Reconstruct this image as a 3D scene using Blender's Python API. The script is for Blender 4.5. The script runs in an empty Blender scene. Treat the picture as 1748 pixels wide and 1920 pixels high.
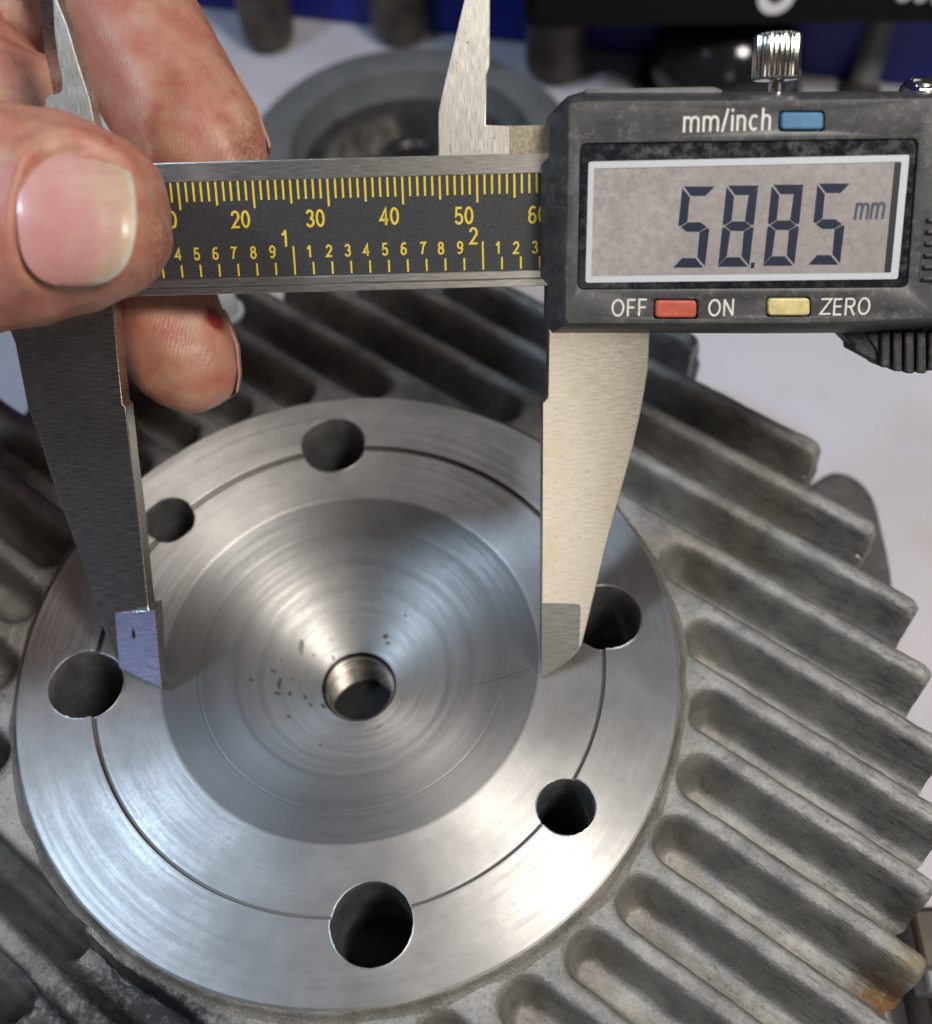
import bpy, bmesh, math, random
import numpy as np
from mathutils import Vector, Matrix
random.seed(4); rng=np.random.default_rng(4)
S=bpy.context.scene; COL=S.collection
S.unit_settings.system='METRIC'; S.unit_settings.scale_length=0.001      # one unit is one millimetre

# ------------------------------------------------------------------ camera
CAM_R=np.array([[0.9998620141,0.0047654686,-0.0159136125],[-0.0047654686,-0.8354202030,-0.5495910977],[-0.0159136125,0.5495910977,-0.8352822172]])
CAM_T=np.array([-18.0931253548,21.3949225684,157.6250716759]); FOC=1900.0; CX,CY=874.0,960.0
CAM_O=-CAM_R.T@CAM_T
cam_d=bpy.data.cameras.new('camera'); cam=bpy.data.objects.new('camera',cam_d); COL.objects.link(cam); S.camera=cam
r=CAM_R.T
cam.matrix_world=Matrix(((r[0,0],-r[0,1],-r[0,2],CAM_O[0]),(r[1,0],-r[1,1],-r[1,2],CAM_O[1]),(r[2,0],-r[2,1],-r[2,2],CAM_O[2]),(0,0,0,1)))
cam_d.sensor_fit='HORIZONTAL'; cam_d.sensor_width=360; cam_d.lens=FOC/1748*360
cam_d.clip_start=5; cam_d.clip_end=20000
cam_d.dof.use_dof=True; cam_d.dof.focus_distance=141; cam_d.dof.aperture_fstop=cam_d.lens*1e-3/(2*1.25)

# ------------------------------------------------------------------ light
W=bpy.data.worlds.new('World'); S.world=W; W.use_nodes=True
W.node_tree.nodes['Background'].inputs[0].default_value=(0.93,0.96,1.0,1); W.node_tree.nodes['Background'].inputs[1].default_value=0.03
def area(name,loc,target,sx,sy,power,col):
    l=bpy.data.lights.new(name,'AREA'); l.shape='RECTANGLE'; l.size=sx; l.size_y=sy; l.energy=power; l.color=col
    o=bpy.data.objects.new(name,l); COL.objects.link(o); o.location=loc
    o.rotation_euler=(Vector(target)-Vector(loc)).to_track_quat('-Z','Y').to_euler(); return o
area('overhead_lamp',(225,-112,392),(15,0,0),105,105,2.0e6,(1.0,0.94,0.87))
area('side_window',(-236,-9,357),(0,0,0),45,45,0.82e6,(0.58,0.77,1.0))
area('added_jaw_fill',(72,-430,205),(32,16,22),80,250,1.75e5,(1.0,0.91,0.79))  # added source with no known lamp, set to gleam in the sliding jaw
area('added_ring_fill',(-90,420,800),(0,0,0),650,520,9.0e5,(1.0,0.98,0.95))  # added fill, no known fixture; lifts the far side of the turned ring
area('added_tip_fill',(-248,-357,60),(-28,-2,5),95,95,2.6e4,(0.45,0.52,1.0))  # added blue source, aimed so the left carbide tip gleams
S.view_settings.view_transform='Standard'; S.view_settings.look='None'; S.view_settings.exposure=0.0; S.view_settings.gamma=1.0

# ------------------------------------------------------------------ helpers
def rays(xy):
    xy=np.atleast_2d(np.asarray(xy,float)); return np.stack([(xy[:,0]-CX)/FOC,(xy[:,1]-CY)/FOC,np.ones(len(xy))],1)@CAM_R
def on_z(xy,z):
    d=rays(xy); k=(z-CAM_O[2])/d[:,2]; return CAM_O+d*k[:,None]
def c2w(C): return (np.atleast_2d(C)-CAM_T)@CAM_R
def w2c(P): return np.atleast_2d(P)@CAM_R.T+CAM_T
def at(px,py,dep): return np.array([(px-CX)/FOC*dep,(py-CY)/FOC*dep,dep])
def link(name,me,parent=None,mat=None,angle=35,loc=None):
    if angle is not None:
        me.polygons.foreach_set('use_smooth',[True]*len(me.polygons))
        if angle<180: me.set_sharp_from_angle(angle=math.radians(angle))
    if mat:
        for m in (mat if isinstance(mat,(list,tuple)) else [mat]): me.materials.append(m)
    o=bpy.data.objects.new(name,me); COL.objects.link(o)
    if parent: o.parent=parent
    if loc is not None: o.location=loc
    return o
def mesh(name,v,f,mat,parent=None,angle=35,loc=None):
    me=bpy.data.meshes.new(name); me.from_pydata([tuple(map(float,p)) for p in v],[],[tuple(map(int,q)) for q in f]); me.update()
    bm=bmesh.new(); bm.from_mesh(me); bmesh.ops.recalc_face_normals(bm,faces=bm.faces); bm.to_mesh(me); bm.free()
    return link(name,me,parent,mat,angle,loc)
def tag(o,label,cat,group=None,kind=None):
    if label: o['label']=label
    if cat: o['category']=cat
    if group: o['group']=group
    if kind: o['kind']=kind
    return o
def thing(name,label,cat,loc=(0,0,0),group=None):
    o=bpy.data.objects.new(name,None); COL.objects.link(o); o.location=loc; o.empty_display_size=5
    return tag(o,label,cat,group)
class MB:
    def __init__(s): s.v=[];s.f=[];s.mi=[]
    def add(s,v,f,mi=0):
        n=len(s.v); s.v+=[tuple(map(float,p)) for p in v]; s.f+=[tuple(int(i)+n for i in q) for q in f]; s.mi+=[mi]*len(f); return s
    def prism(s,poly,c0,c1,mi=0,inset=0.0):
        n=len(poly); P=np.asarray(poly,float)[:,:2]
        s.add([(p[0],p[1],c0) for p in P]+[(p[0],p[1],c1) for p in P],
              [tuple(range(n))[::-1],tuple(range(n,2*n))]+[(i,(i+1)%n,n+(i+1)%n,n+i) for i in range(n)],mi); return s
    def loft(s,rings,cap=True):
        n=len(rings[0]); v=[p for r in rings for p in r]; f=[]
        for k in range(len(rings)-1):
            for i in range(n): f.append((k*n+i,k*n+(i+1)%n,(k+1)*n+(i+1)%n,(k+1)*n+i))
        if cap: f+= [tuple(range(n))[::-1],tuple((len(rings)-1)*n+i for i in range(n))]
        return s.add(v,f)
    def build(s,name,mat,parent=None,angle=35,bevel=0,loc=None,seg=2):
        o=mesh(name,s.v,s.f,mat,parent,angle,loc)
        if bevel:
            m=o.modifiers.new('bevel','BEVEL'); m.width=bevel; m.segments=seg; m.limit_method='ANGLE'; m.angle_limit=math.radians(40); m.harden_normals=False
        return o
def lathe_vf(prof,n=128,closed=False,center=(0,0)):
    m=len(prof); v=[];f=[]
    for i in range(n):
        a=2*math.pi*i/n
        for (rr,z) in prof: v.append((center[0]+rr*math.cos(a),center[1]+rr*math.sin(a),z))
    for i in range(n):
        j=(i+1)%n
        for k in range(m if closed else m-1):
            k2=(k+1)%m; f.append((i*m+k,j*m+k,j*m+k2,i*m+k2))
    return v,f
def lathe(name,prof,mat,parent,n=128,closed=False,center=(0,0),angle=35,loc=None):
    v,f=lathe_vf(prof,n,closed,center); return mesh(name,v,f,mat,parent,angle,loc)
def bake(o):
    dg=bpy.context.evaluated_depsgraph_get(); dg.update()
    me=bpy.data.meshes.new_from_object(o.evaluated_get(dg)); o.modifiers.clear(); o.data=me; return me
def cut(o,cutters):
    for c in cutters:
        m=o.modifiers.new('cut','BOOLEAN'); m.operation='DIFFERENCE'; m.solver='EXACT'; m.object=c
    bake(o)
    for c in cutters: bpy.data.objects.remove(c,do_unlink=True)
def smooth_poly(pts,n=6):
    # Catmull-Rom through points (open)
    P=np.asarray(pts,float); out=[]
    for i in range(len(P)-1):
        p0=P[max(i-1,0)];p1=P[i];p2=P[i+1];p3=P[min(i+2,len(P)-1)]
        for k in range(n):
            t=k/n; out.append(.5*((2*p1)+(-p0+p2)*t+(2*p0-5*p1+4*p2-p3)*t*t+(-p0+3*p1-3*p2+p3)*t**3))
    out.append(P[-1]); return np.array(out)

# ------------------------------------------------------------------ materials
class NT:
    def __init__(s,name):
        s.m=bpy.data.materials.new(name); s.m.use_nodes=True; s.t=s.m.node_tree; s.b=s.t.nodes['Principled BSDF']; s.tc=None
    def n(s,typ,**kw):
        x=s.t.nodes.new(typ)
        for k,v in kw.items():
            if k.startswith('i_'):
                key=k[2:].replace('_',' ')
                x.inputs[int(key) if key.isdigit() else key].default_value=v
            else: setattr(x,k,v)
        return x
    def l(s,a,b): s.t.links.new(a,b)
    def obj(s):
        if not s.tc: s.tc=s.n('ShaderNodeTexCoord')
        return s.tc.outputs['Object']
    def set(s,**kw):
        for k,v in kw.items():
            key=k.replace('_',' ')
            s.b.inputs[key].default_value=(tuple(v)+(1,) if isinstance(v,(list,tuple)) and len(v)==3 and 'Radius' not in key else v)
        return s
    def map(s,scale,rot=(0,0,0),vec=None):
        m=s.n('ShaderNodeMapping'); m.inputs['Scale'].default_value=scale; m.inputs['Rotation'].default_value=rot; s.l(vec or s.obj(),m.inputs[0]); return m.outputs[0]
    def noise(s,scale,detail=4,rough=.55,vec=None,dist=0):
        x=s.n('ShaderNodeTexNoise'); x.inputs['Scale'].default_value=scale; x.inputs['Detail'].default_value=detail; x.inputs['Roughness'].default_value=rough; x.inputs['Distortion'].default_value=dist
        s.l(vec or s.obj(),x.inputs['Vector']); return x.outputs['Fac']
    def ramp(s,fac,stops):
        x=s.n('ShaderNodeValToRGB'); e=x.color_ramp.elements
        while len(e)<len(stops): e.new(.5)
        for el,(p,c) in zip(e,stops): el.position=p; el.color=(c,c,c,1) if not isinstance(c,(tuple,list)) else tuple(c)+(1,)
        s.l(fac,x.inputs[0]); return x.outputs[0]
    def mix(s,a,b,fac,mode='MIX'):
        x=s.n('ShaderNodeMix',data_type='RGBA',blend_type=mode)
        for v,i in ((fac,0),(a,6),(b,7)):
            if isinstance(v,(int,float)): x.inputs[i].default_value=v
            elif isinstance(v,(tuple,list)): x.inputs[i].default_value=tuple(v)+(1,)
            else: s.l(v,x.inputs[i])
        return x.outputs[2]
    def math(s,op,a,b=0.0,clamp=False):
        x=s.n('ShaderNodeMath',operation=op); x.use_clamp=clamp
        for v,i in ((a,0),(b,1)):
            if isinstance(v,(int,float)): x.inputs[i].default_value=v
            else: s.l(v,x.inputs[i])
        return x.outputs[0]
    def bump(s,h,strength=.3,dist=.1,prev=None):
        x=s.n('ShaderNodeBump'); x.inputs['Strength'].default_value=strength; x.inputs['Distance'].default_value=dist; s.l(h,x.inputs['Height'])
        if prev: s.l(prev,x.inputs['Normal'])
        s.l(x.outputs[0],s.b.inputs['Normal']); return x.outputs[0]
    def base(s,c): s.l(c,s.b.inputs['Base Color'])
    def rough(s,c): s.l(c,s.b.inputs['Roughness'])
    def xyz(s,vec=None):
        x=s.n('ShaderNodeSeparateXYZ'); s.l(vec or s.obj(),x.inputs[0]); return x.outputs
    def radius(s):
        x=s.xyz(); return s.math('SQRT',s.math('ADD',s.math('MULTIPLY',x[0],x[0]),s.math('MULTIPLY',x[1],x[1])))
def simple(name,col,rough=.5,metal=0.0,**kw):
    n=NT(name); n.set(Base_Color=col,Roughness=rough,Metallic=metal,**kw); return n.m

def m_turned(name,tint,rough=.53):
    n=NT(name); n.set(Metallic=1.0,Anisotropic=.82,Anisotropic_Rotation=.25)
    rad=n.radius()
    cmb=n.n('ShaderNodeCombineXYZ'); n.l(rad,cmb.inputs[0])
    ang=n.math('MULTIPLY',n.n('ShaderNodeMath',operation='ARCTAN2').outputs[0],1.0)
    at2=n.t.nodes[-2] if False else ang.node.inputs[0].links[0].from_node
    x=n.xyz(); n.l(x[1],at2.inputs[0]); n.l(x[0],at2.inputs[1])
    n.l(n.math('MULTIPLY',ang,0.9),cmb.inputs[1])
    lines=n.noise(8.5,5,.7,cmb.outputs[0]); broad=n.noise(.55,3,.5,cmb.outputs[0])
    st=n.noise(.10,6,.65); fine=n.noise(1.6,4,.7)
    spots=n.ramp(n.noise(.9,3,.6),[(.62,0),(.74,1)])
    c=n.mix(tuple(t*.74 for t in tint),tint,n.ramp(st,[(.38,0),(.60,1)])); c=n.mix(c,tuple(t*.80 for t in tint),n.ramp(fine,[(.45,0),(.7,.8)]))
    c=n.mix(c,tuple(t*.70 for t in tint),n.math('MULTIPLY',n.ramp(lines,[(.45,0),(.62,1)]),.45))
    c=n.mix(c,(.30,.29,.27),n.math('MULTIPLY',spots,.22))
    def band(r0,w_): return n.math('SUBTRACT',1.0,n.math('DIVIDE',n.math('ABSOLUTE',n.math('SUBTRACT',rad,r0)),w_),True)
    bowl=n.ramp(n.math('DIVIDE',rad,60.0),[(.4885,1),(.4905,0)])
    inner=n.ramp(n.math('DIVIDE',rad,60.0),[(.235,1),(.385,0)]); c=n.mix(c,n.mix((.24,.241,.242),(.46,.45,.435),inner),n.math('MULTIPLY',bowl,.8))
    bw=n.math('ADD',n.math('ADD',band(19.0,1.1),band(15.3,.8)),n.math('ADD',n.math('MULTIPLY',band(23.6,.9),.6),n.math('MULTIPLY',band(12.2,.5),.5)))
    c=n.mix(c,(.2,.2,.2),n.math('MULTIPLY',n.math('MULTIPLY',bw,n.ramp(lines,[(.35,.25),(.6,1)])),.4))
    n.base(c)
    ringm=n.noise(1.1,2,.5,cmb.outputs[0]); rr=n.math('ADD',n.math('ADD',n.math('MULTIPLY',lines,.14),n.math('MULTIPLY',n.ramp(ringm,[(.4,0),(.6,1)]),.08)),n.math('ADD',rough-.20,n.math('MULTIPLY',fine,.16)))
    n.rough(n.math('ADD',rr,n.math('MULTIPLY',bowl,.05)))
    b=n.bump(lines,.35,.06); n.bump(fine,.12,.05,b)
    tg=n.n('ShaderNodeTangent',direction_type='RADIAL',axis='Z'); n.l(tg.outputs[0],n.b.inputs['Tangent'])
    return n.m
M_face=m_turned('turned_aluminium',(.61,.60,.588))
M_groove=simple('dark_groove_metal',(.16,.15,.14),.4,.9)  # darker metal for the groove faces

def m_cast(name,light,dark,stain_shade=None):
    n=NT(name); n.set(Metallic=.72)
    a=n.noise(.18,6,.65); g=n.noise(2.6,5,.75); p=n.noise(1.1,5,.65)
    vec=n.map((.05,.05,.5)); 
    c=n.mix(dark,light,n.ramp(a,[(.33,0),(.66,1)]))
    c=n.mix(c,tuple(.45*k for k in dark),n.math('MULTIPLY',n.ramp(p,[(.58,0),(.72,1)]),.75))
    c=n.mix(c,(.62,.60,.56),n.math('MULTIPLY',n.ramp(g,[(.55,0),(.70,1)]),.45)); c=n.mix(c,tuple(.5*k for k in dark),n.math('MULTIPLY',n.ramp(g,[(.32,1),(.45,0)]),.5))
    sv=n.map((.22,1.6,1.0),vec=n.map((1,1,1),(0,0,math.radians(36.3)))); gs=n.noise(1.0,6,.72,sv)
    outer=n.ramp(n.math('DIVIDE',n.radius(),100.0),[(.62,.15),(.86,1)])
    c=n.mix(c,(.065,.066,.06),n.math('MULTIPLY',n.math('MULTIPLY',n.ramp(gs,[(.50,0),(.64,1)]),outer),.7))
    if stain_shade:
        for (pos,rad_,colr,amt) in stain_shade:
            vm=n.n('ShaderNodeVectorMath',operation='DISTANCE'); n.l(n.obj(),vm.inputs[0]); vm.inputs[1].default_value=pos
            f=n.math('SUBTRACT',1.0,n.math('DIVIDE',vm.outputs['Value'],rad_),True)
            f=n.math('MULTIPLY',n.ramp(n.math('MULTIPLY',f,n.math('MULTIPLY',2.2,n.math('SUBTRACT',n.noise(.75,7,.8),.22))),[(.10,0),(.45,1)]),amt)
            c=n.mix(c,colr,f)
    n.base(c); n.rough(n.math('ADD',.30,n.math('MULTIPLY',p,.25)))
    b=n.bump(g,.85,.26); n.bump(p,.35,.35,b); return n.m
M_cast=m_cast('cast_aluminium',(.45,.435,.405),(.23,.224,.215),[((77.0,-49.5,-12.0),9,(.17,.085,.02),.95),((79.5,-44.0,-3.5),8,(.30,.23,.10),.6),((-22,-50,-8),20,(.035,.036,.042),1.0),((-38,-58,-8),24,(.05,.05,.052),.9),((-62,-38,-10),20,(.07,.066,.06),.8),((60,-40,-6),6,(.2,.19,.17),.5),((79,-41,-9),9,(.10,.085,.06),.8)])  # rust and oil stains at right; dark lower-left entries paint shade into the colour
M_rim=m_cast('casting_edge',(.33,.315,.285),(.17,.16,.14))
M_hole=m_cast('drilled_bore',(.36,.355,.35),(.14,.14,.135))
def m_thread():
    n=NT('threaded_steel'); n.set(Metallic=1.0,Roughness=.3); z_=n.xyz()[2]; fr=n.math('FRACT',n.math('DIVIDE',n.math('ADD',z_,42.0),1.4))
    root=n.math('MULTIPLY',n.ramp(fr,[(.22,0),(.42,1),(.88,1),(.99,0)]),1.0); c=n.mix((.34,.31,.27),(.70,.66,.58),n.ramp(n.noise(.5,4),[(.3,0),(.65,1)])); n.base(n.mix(c,(.03,.027,.022),root)); return n.m
M_thread=m_thread()

def m_steel(name,tint,stretch,rough=.34,spots=.5,aniso=0):
    n=NT(name); n.set(Metallic=1.0)
    v=n.map(stretch); ln=n.noise(1.0,5,.65,v); bl=n.noise(.12,5,.6); fn=n.noise(2.2,4,.6,n.map((stretch[0]*.9,stretch[1]*.7,1)))
    c=n.mix(tuple(t*.56 for t in tint),tint,n.ramp(ln,[(.36,0),(.60,1)]))
    c=n.mix(c,tuple(a*b for a,b in zip(tint,(.72,.68,.58))),n.math('MULTIPLY',n.ramp(bl,[(.45,0),(.7,1)]),.5))
    sp=n.ramp(n.noise(1.3,2,.5),[(.70,0),(.76,1)])
    c=n.mix(c,(.06,.04,.03),n.math('MULTIPLY',sp,spots))
    n.base(c); n.rough(n.math('ADD',rough-.08,n.math('MULTIPLY',ln,.18)))
    n.bump(ln,.2,.04)
    if aniso:
        n.set(Anisotropic=aniso,Anisotropic_Rotation=.25); vt=n.n('ShaderNodeVectorTransform',vector_type='VECTOR',convert_from='OBJECT',convert_to='WORLD'); vt.inputs[0].default_value=(1,0,0) if stretch[0]<stretch[1] else (0,1,0); n.l(vt.outputs[0],n.b.inputs['Tangent'])
    return n.m
M_jaw=m_steel('brushed_steel',(.66,.62,.55),(.45,7.5,1.0),.26,aniso=.2)
M_beam=m_steel('ground_steel',(.62,.60,.57),(.4,8.0,1.0),.38,.35,aniso=.6)
M_upjaw=m_steel('brushed_steel_vertical',(.66,.63,.57),(8.0,.5,1.0),.46,.8,aniso=.3)
M_carb=m_steel('ground_carbide',(.40,.42,.42),(.4,5.0,1.0),.36,.9)
M_carb2=m_steel('ground_carbide_bright',(.80,.80,.84),(.5,4.0,1.0),.27,.8)
def m_plastic(name,c0,c1,rough):
    n=NT(name); a=n.noise(.35,6,.68); s_=n.noise(2.6,4,.6)
    c=n.mix(c0,c1,n.ramp(a,[(.35,0),(.70,1)])); c=n.mix(c,(.22,.21,.19),n.math('MULTIPLY',n.ramp(n.noise(.9,8,.8),[(.52,0),(.72,1)]),.6)); c=n.mix(c,(.30,.29,.27),n.math('MULTIPLY',n.ramp(n.noise(1.0,3,.6,n.map((.25,3.5,1),(0,0,.5))),[(.68,0),(.74,1)]),.4))
    n.base(c); n.rough(n.math('ADD',rough,n.math('MULTIPLY',a,.2))); n.bump(s_,.25,.06); return n.m
M_black=m_plastic('black_plastic',(.028,.028,.029),(.060,.058,.056),.34)
M_black2=m_plastic('dark_rubber',(.018,.018,.019),(.035,.034,.034),.42)
def m_scale():
    n=NT('black_scale_enamel'); n.set(Roughness=.5); g=n.noise(5.5,3,.6)
    n.base(n.mix((.018,.018,.020),(.050,.049,.048),n.ramp(g,[(.42,0),(.68,1)]))); n.bump(g,.2,.05); return n.m
M_scale=m_scale()
def m_print(name,c,worn):
    n=NT(name); n.set(Roughness=.55); n.base(n.mix(c,worn,n.math('MULTIPLY',n.ramp(n.noise(2.2,4,.7),[(.5,0),(.75,1)]),.55))); return n.m
M_yel=m_print('yellow_print',(.66,.47,.035),(.40,.28,.03)); M_white=m_print('white_print',(.62,.60,.55),(.22,.21,.19))
def m_glass():
    n=NT('smudged_window'); n.set(Specular_IOR_Level=.5)
    a=n.noise(.8,7,.7); b=n.noise(.14,3,.5)
    f=n.math('MULTIPLY',n.ramp(a,[(.42,0),(.75,1)]),n.ramp(b,[(.52,.03),(.72,.45)]))
    n.base(n.mix((.010,.011,.014),(.20,.20,.20),f)); n.rough(n.ramp(a,[(.4,.10),(.65,.38)])); return n.m
M_glass=m_glass()
def m_lcd():
    n=NT('liquid_crystal_panel'); x=n.xyz(); a=n.noise(1.1,6,.68); b=n.noise(.12,2,.5)
    c=n.mix((.275,.248,.232),(.315,.288,.272),n.ramp(b,[(.35,0),(.65,1)])); lf=n.ramp(n.math('DIVIDE',n.math('SUBTRACT',x[0],62.0),40.0),[(.05,1),(.42,0)]); c=n.mix(c,(.235,.20,.20),n.math('MULTIPLY',n.math('SUBTRACT',1.0,lf),.45)); c=n.mix(c,(.42,.395,.36),n.math('MULTIPLY',n.ramp(a,[(.46,0),(.70,1)]),n.math('ADD',.22,n.math('MULTIPLY',lf,.5)))); n.base(c); n.rough(n.ramp(a,[(.35,.22),(.65,.45)])); return n.m
M_lcd=m_lcd()
M_seg=simple('lcd_segment',(.018,.022,.042),.5,Specular_IOR_Level=.15); M_seg2=simple('lcd_segment_faint',(.075,.075,.10),.5,Specular_IOR_Level=.15)
M_frame=m_print('white_frame_print',(.47,.48,.50),(.34,.34,.36))
def m_button(name,c):
    n=NT(name); a=n.noise(.8,5,.65); n.base(n.mix(tuple(k*.72 for k in c),c,n.ramp(a,[(.35,0),(.6,1)]))); n.set(Roughness=.38); n.bump(n.noise(3,3),.15,.05); return n.m
M_blue=m_button('blue_rubber',(.04,.155,.29)); M_red=m_button('red_rubber',(.50,.095,.055)); M_ylw=m_button('yellow_rubber',(.62,.52,.22))
M_chrome=simple('nickel_plate',(.72,.69,.63),.16,1.0)
M_dark=simple('dark_void',(.006,.006,.007),.6)

# ------------------------------------------------------------------ bench and background
ZB=-46.0
CASE_TXT=[]
def m_bench():
    n=NT('bench_paper'); n.set(Roughness=.62); a=n.noise(.012,5,.6); b=n.noise(.05,5,.6)
    c=n.mix((.54,.53,.58),(.60,.58,.62),n.ramp(a,[(.4,0),(.6,1)])); c=n.mix(c,(.44,.41,.36),n.math('MULTIPLY',n.ramp(b,[(.52,0),(.72,1)]),.45)); n.base(c); return n.m
g=MB().prism([(-900,-700),(900,-700),(900,900),(-900,900)],ZB-20,ZB).build('workbench',m_bench())
tag(g,None,None,kind='structure')
M_bluebin=simple('blue_plastic',(.001,.006,.19),.5)
bin_=thing('storage_bin','dark blue plastic bin wall at the back of the bench, behind the dark posts','storage bin',(0,242,ZB))
bin_.rotation_euler=(0,0,math.radians(-12))
MB().prism([(-520,0),(520,0),(520,8),(-520,8)],0,150).build('bin_wall',M_bluebin,bin_,bevel=2)
MB().prism([(-524,-6),(524,-6),(524,14),(-524,14)],150,158).build('bin_rim',M_bluebin,bin_,bevel=2)
MB().prism([(-520,8),(520,8),(520,200),(-520,200)],0,4).build('bin_floor',M_bluebin,bin_)

def m_old(name,a,b,metal=.3):
    n=NT(name); n.set(Metallic=metal,Roughness=.42); n.base(n.mix(a,b,n.ramp(n.noise(.12,5,.6),[(.35,0),(.65,1)]))); return n.m
M_brown=m_old('oily_brown_steel',(.035,.026,.020),(.10,.08,.065)); M_greyp=m_old('matt_grey_metal',(.13,.137,.14),(.17,.178,.182),.2)
M_recess=m_old('dark_oily_casting',(.02,.02,.018),(.055,.05,.045),.2)
def post(px,py,rad,h,label):
    p=on_z([(px,py)],ZB)[0]+np.array([0,rad*.6,0]); t=thing('steel_post',label,'steel post',tuple(p),'dark round posts in front of the blue bin')
    lathe('post_body',[(0,0.6),(rad*.7,.6),(rad*.93,2.5),(rad,6),(rad,h*.5),(rad*.9,h*.52),(rad*.9,h),(0,h)],M_brown,t,40)
    lathe('post_collar',[(rad*1.0,h*.46),(rad*1.1,h*.47),(rad*1.1,h*.5),(rad*1.0,h*.51)],M_brown,t,40)
post(505,101,8.5,95,'dark brown round steel post nearest the index finger'); post(752,88,9.5,95,'dark brown round steel post above the grey dished disc'); post(1042,158,9.5,95,'dark brown round steel post right of the upper steel jaw')
# grey dished part lying behind the head
c=on_z([(772,266)],ZB+14)[0]
cup=thing('flywheel_cover','blurred grey round cover with a dark dished centre behind the ruler','machine part',(c[0],c[1],ZB))
lathe('rim',[(0,0),(44,0),(45.5,2),(45.5,12),(43,14.5),(35,15),(33,14),(31.5,8),(30.5,6)],M_greyp,cup,72)
lathe('dished_floor',[(32,7),(26,4.5),(10,4),(0,4)],M_recess,cup,72)
lathe('hub',[(9.5,4),(9.5,9),(8.5,10),(6,10),(5,9),(5,5),(0,5)],M_recess,cup,40)
v=[];f=[]; na,nr_=40,16
for i in range(na):
    for q in range(nr_):
        a=math.radians(105+i/(na-1)*135); rr=9.5+q/(nr_-1)*18; e_=math.sin(math.pi*i/(na-1))**.5*math.sin(math.pi*q/(nr_-1))**.6
        v.append((rr*math.cos(a),rr*math.sin(a),4.2+e_*(3.2+1.5*math.sin(a*9+rr*.4)+1.1*math.sin(rr*1.1+a*4)+rng.normal()*.35)))
for i in range(na-1):
    for q in range(nr_-1): f.append((i*nr_+q,(i+1)*nr_+q,(i+1)*nr_+q+1,i*nr_+q+1))
mesh('rough_web',v,f,m_old('oily_tan_casting',(.06,.055,.045),(.17,.15,.125),.2),cup,60)
# black glossy knob, black case, rods
kp=on_z([(1345,175)],ZB)[0]
kn=thing('control_knob','glossy black domed knob beside the small knurled screw','knob',tuple(kp))
M_gloss=simple('glossy_black',(.012,.012,.013),.14)
lathe('dome',[(0,31),(8,30),(15,27),(20,21),(22.5,14),(22,8),(19,4),(12,1.5),(0,1.5)],M_gloss,kn,64,angle=80)
lathe('skirt',[(19,5),(24,4),(24.5,1.5),(20,.5)],simple('matt_black',(.02,.02,.02),.5),kn,64)
def on_y(px,py,y):
    d=rays([(px,py)])[0]; return CAM_O+d*((y-CAM_O[1])/d[1])
cA=on_y(985,40,185); cB=on_y(1500,70,185)
case=thing('equipment_case','black equipment case with pale rounded lettering along its lower edge at the top right','equipment case',(cA[0],185,ZB))
zl=(cA[2]+cB[2])/2-ZB
MB().prism([(0,0),(200,0),(200,45),(0,45)],zl,zl+90).build('case_body',simple('matt_black_case',(.0025,.0025,.0025),.8,Specular_IOR_Level=.2),case,bevel=2.5)
MB().prism([(158,4),(176,4),(176,40),(158,40)],0,zl).build('case_leg',M_black2,case,bevel=1)
MB().prism([(178,4),(196,4),(196,40),(178,40)],0,zl).build('case_leg',M_black2,case,bevel=1)
e=on_y(1456,-6,184.6)
vv,ff=lathe_vf([(4.6,0),(4.6,.5),(2.0,.5),(2.0,0)],32); mesh('case_emblem',[(x+e[0]-cA[0],-z-.05,y+e[2]-ZB) for x,y,z in vv],ff,simple('pale_print',(.75,.72,.74),.5),case)
for px,py,ch in ((1548,-14,'O'),(1585,-12,'O'),(1690,2,'6'),(1722,4,'0'),(1756,10,'0')):
    e=on_y(px,py,184.6); CASE_TXT.append((ch,e[0]-cA[0],e[2]-ZB))
rod=thing('grey_rod','slim grey rod leaning in the dark gap behind the display housing','rod',tuple(on_z([(1610,185)],ZB)[0]))
d=Vector((7,24,52)); 
vv,ff=lathe_vf([(0,0),(4.2,0),(4.2,1),(4.2,60),(0,60)],24); q=d.to_track_quat('Z','Y').to_matrix()
mesh('rod_shaft',[q@Vector(p) for p in vv],ff,M_greyp,rod); 
vv,ff=lathe_vf([(4.2,0),(5.6,.4),(5.6,4),(4.2,4.5)],24); mesh('rod_foot',[q@Vector(p) for p in vv],ff,M_brown,rod)

# ------------------------------------------------------------------ cylinder head
HEAD=thing('cylinder_head','silver air cooled cylinder head with a turned round face, bowl and parallel fins','cylinder head',(0,0,ZB))
HL=(0,0,-ZB)
ZT,ZF,PITCH=-2.0,-12.6,10.0
TH=math.radians(-36.3); UX,UY=math.cos(TH),math.sin(TH); NX,NY=-UY,UX
T0=0.3
def st2xy(s_,t_): return s_*UX+t_*NX, s_*UY+t_*NY
HOLES=[(8,5.65),(98,5.65),(188,5.65),(278,5.65),(143,4.25),(-37,4.25)]
prof=[(6.25,-14.0),(6.25,-27),(50.84,-27),(50.84,-.35),(50.55,0),(40.0,0),(39.75,-.06),(39.7,-.72),(39.55,-.86),(39.15,-.89),(38.8,-.84),(37.4,-.88),(29.75,-1.42),(29.35,-1.62),(24.35,-3.35),(24.15,-3.5),(23.9,-3.5),(19.1,-5.15),(18.75,-5.3),(18.4,-5.62),(15.7,-7.5),(15.5,-7.72),(15.2,-7.85),(12.1,-10.05),(11.9,-10.22),(9,-12.15),(6.9,-13.6)]
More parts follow.
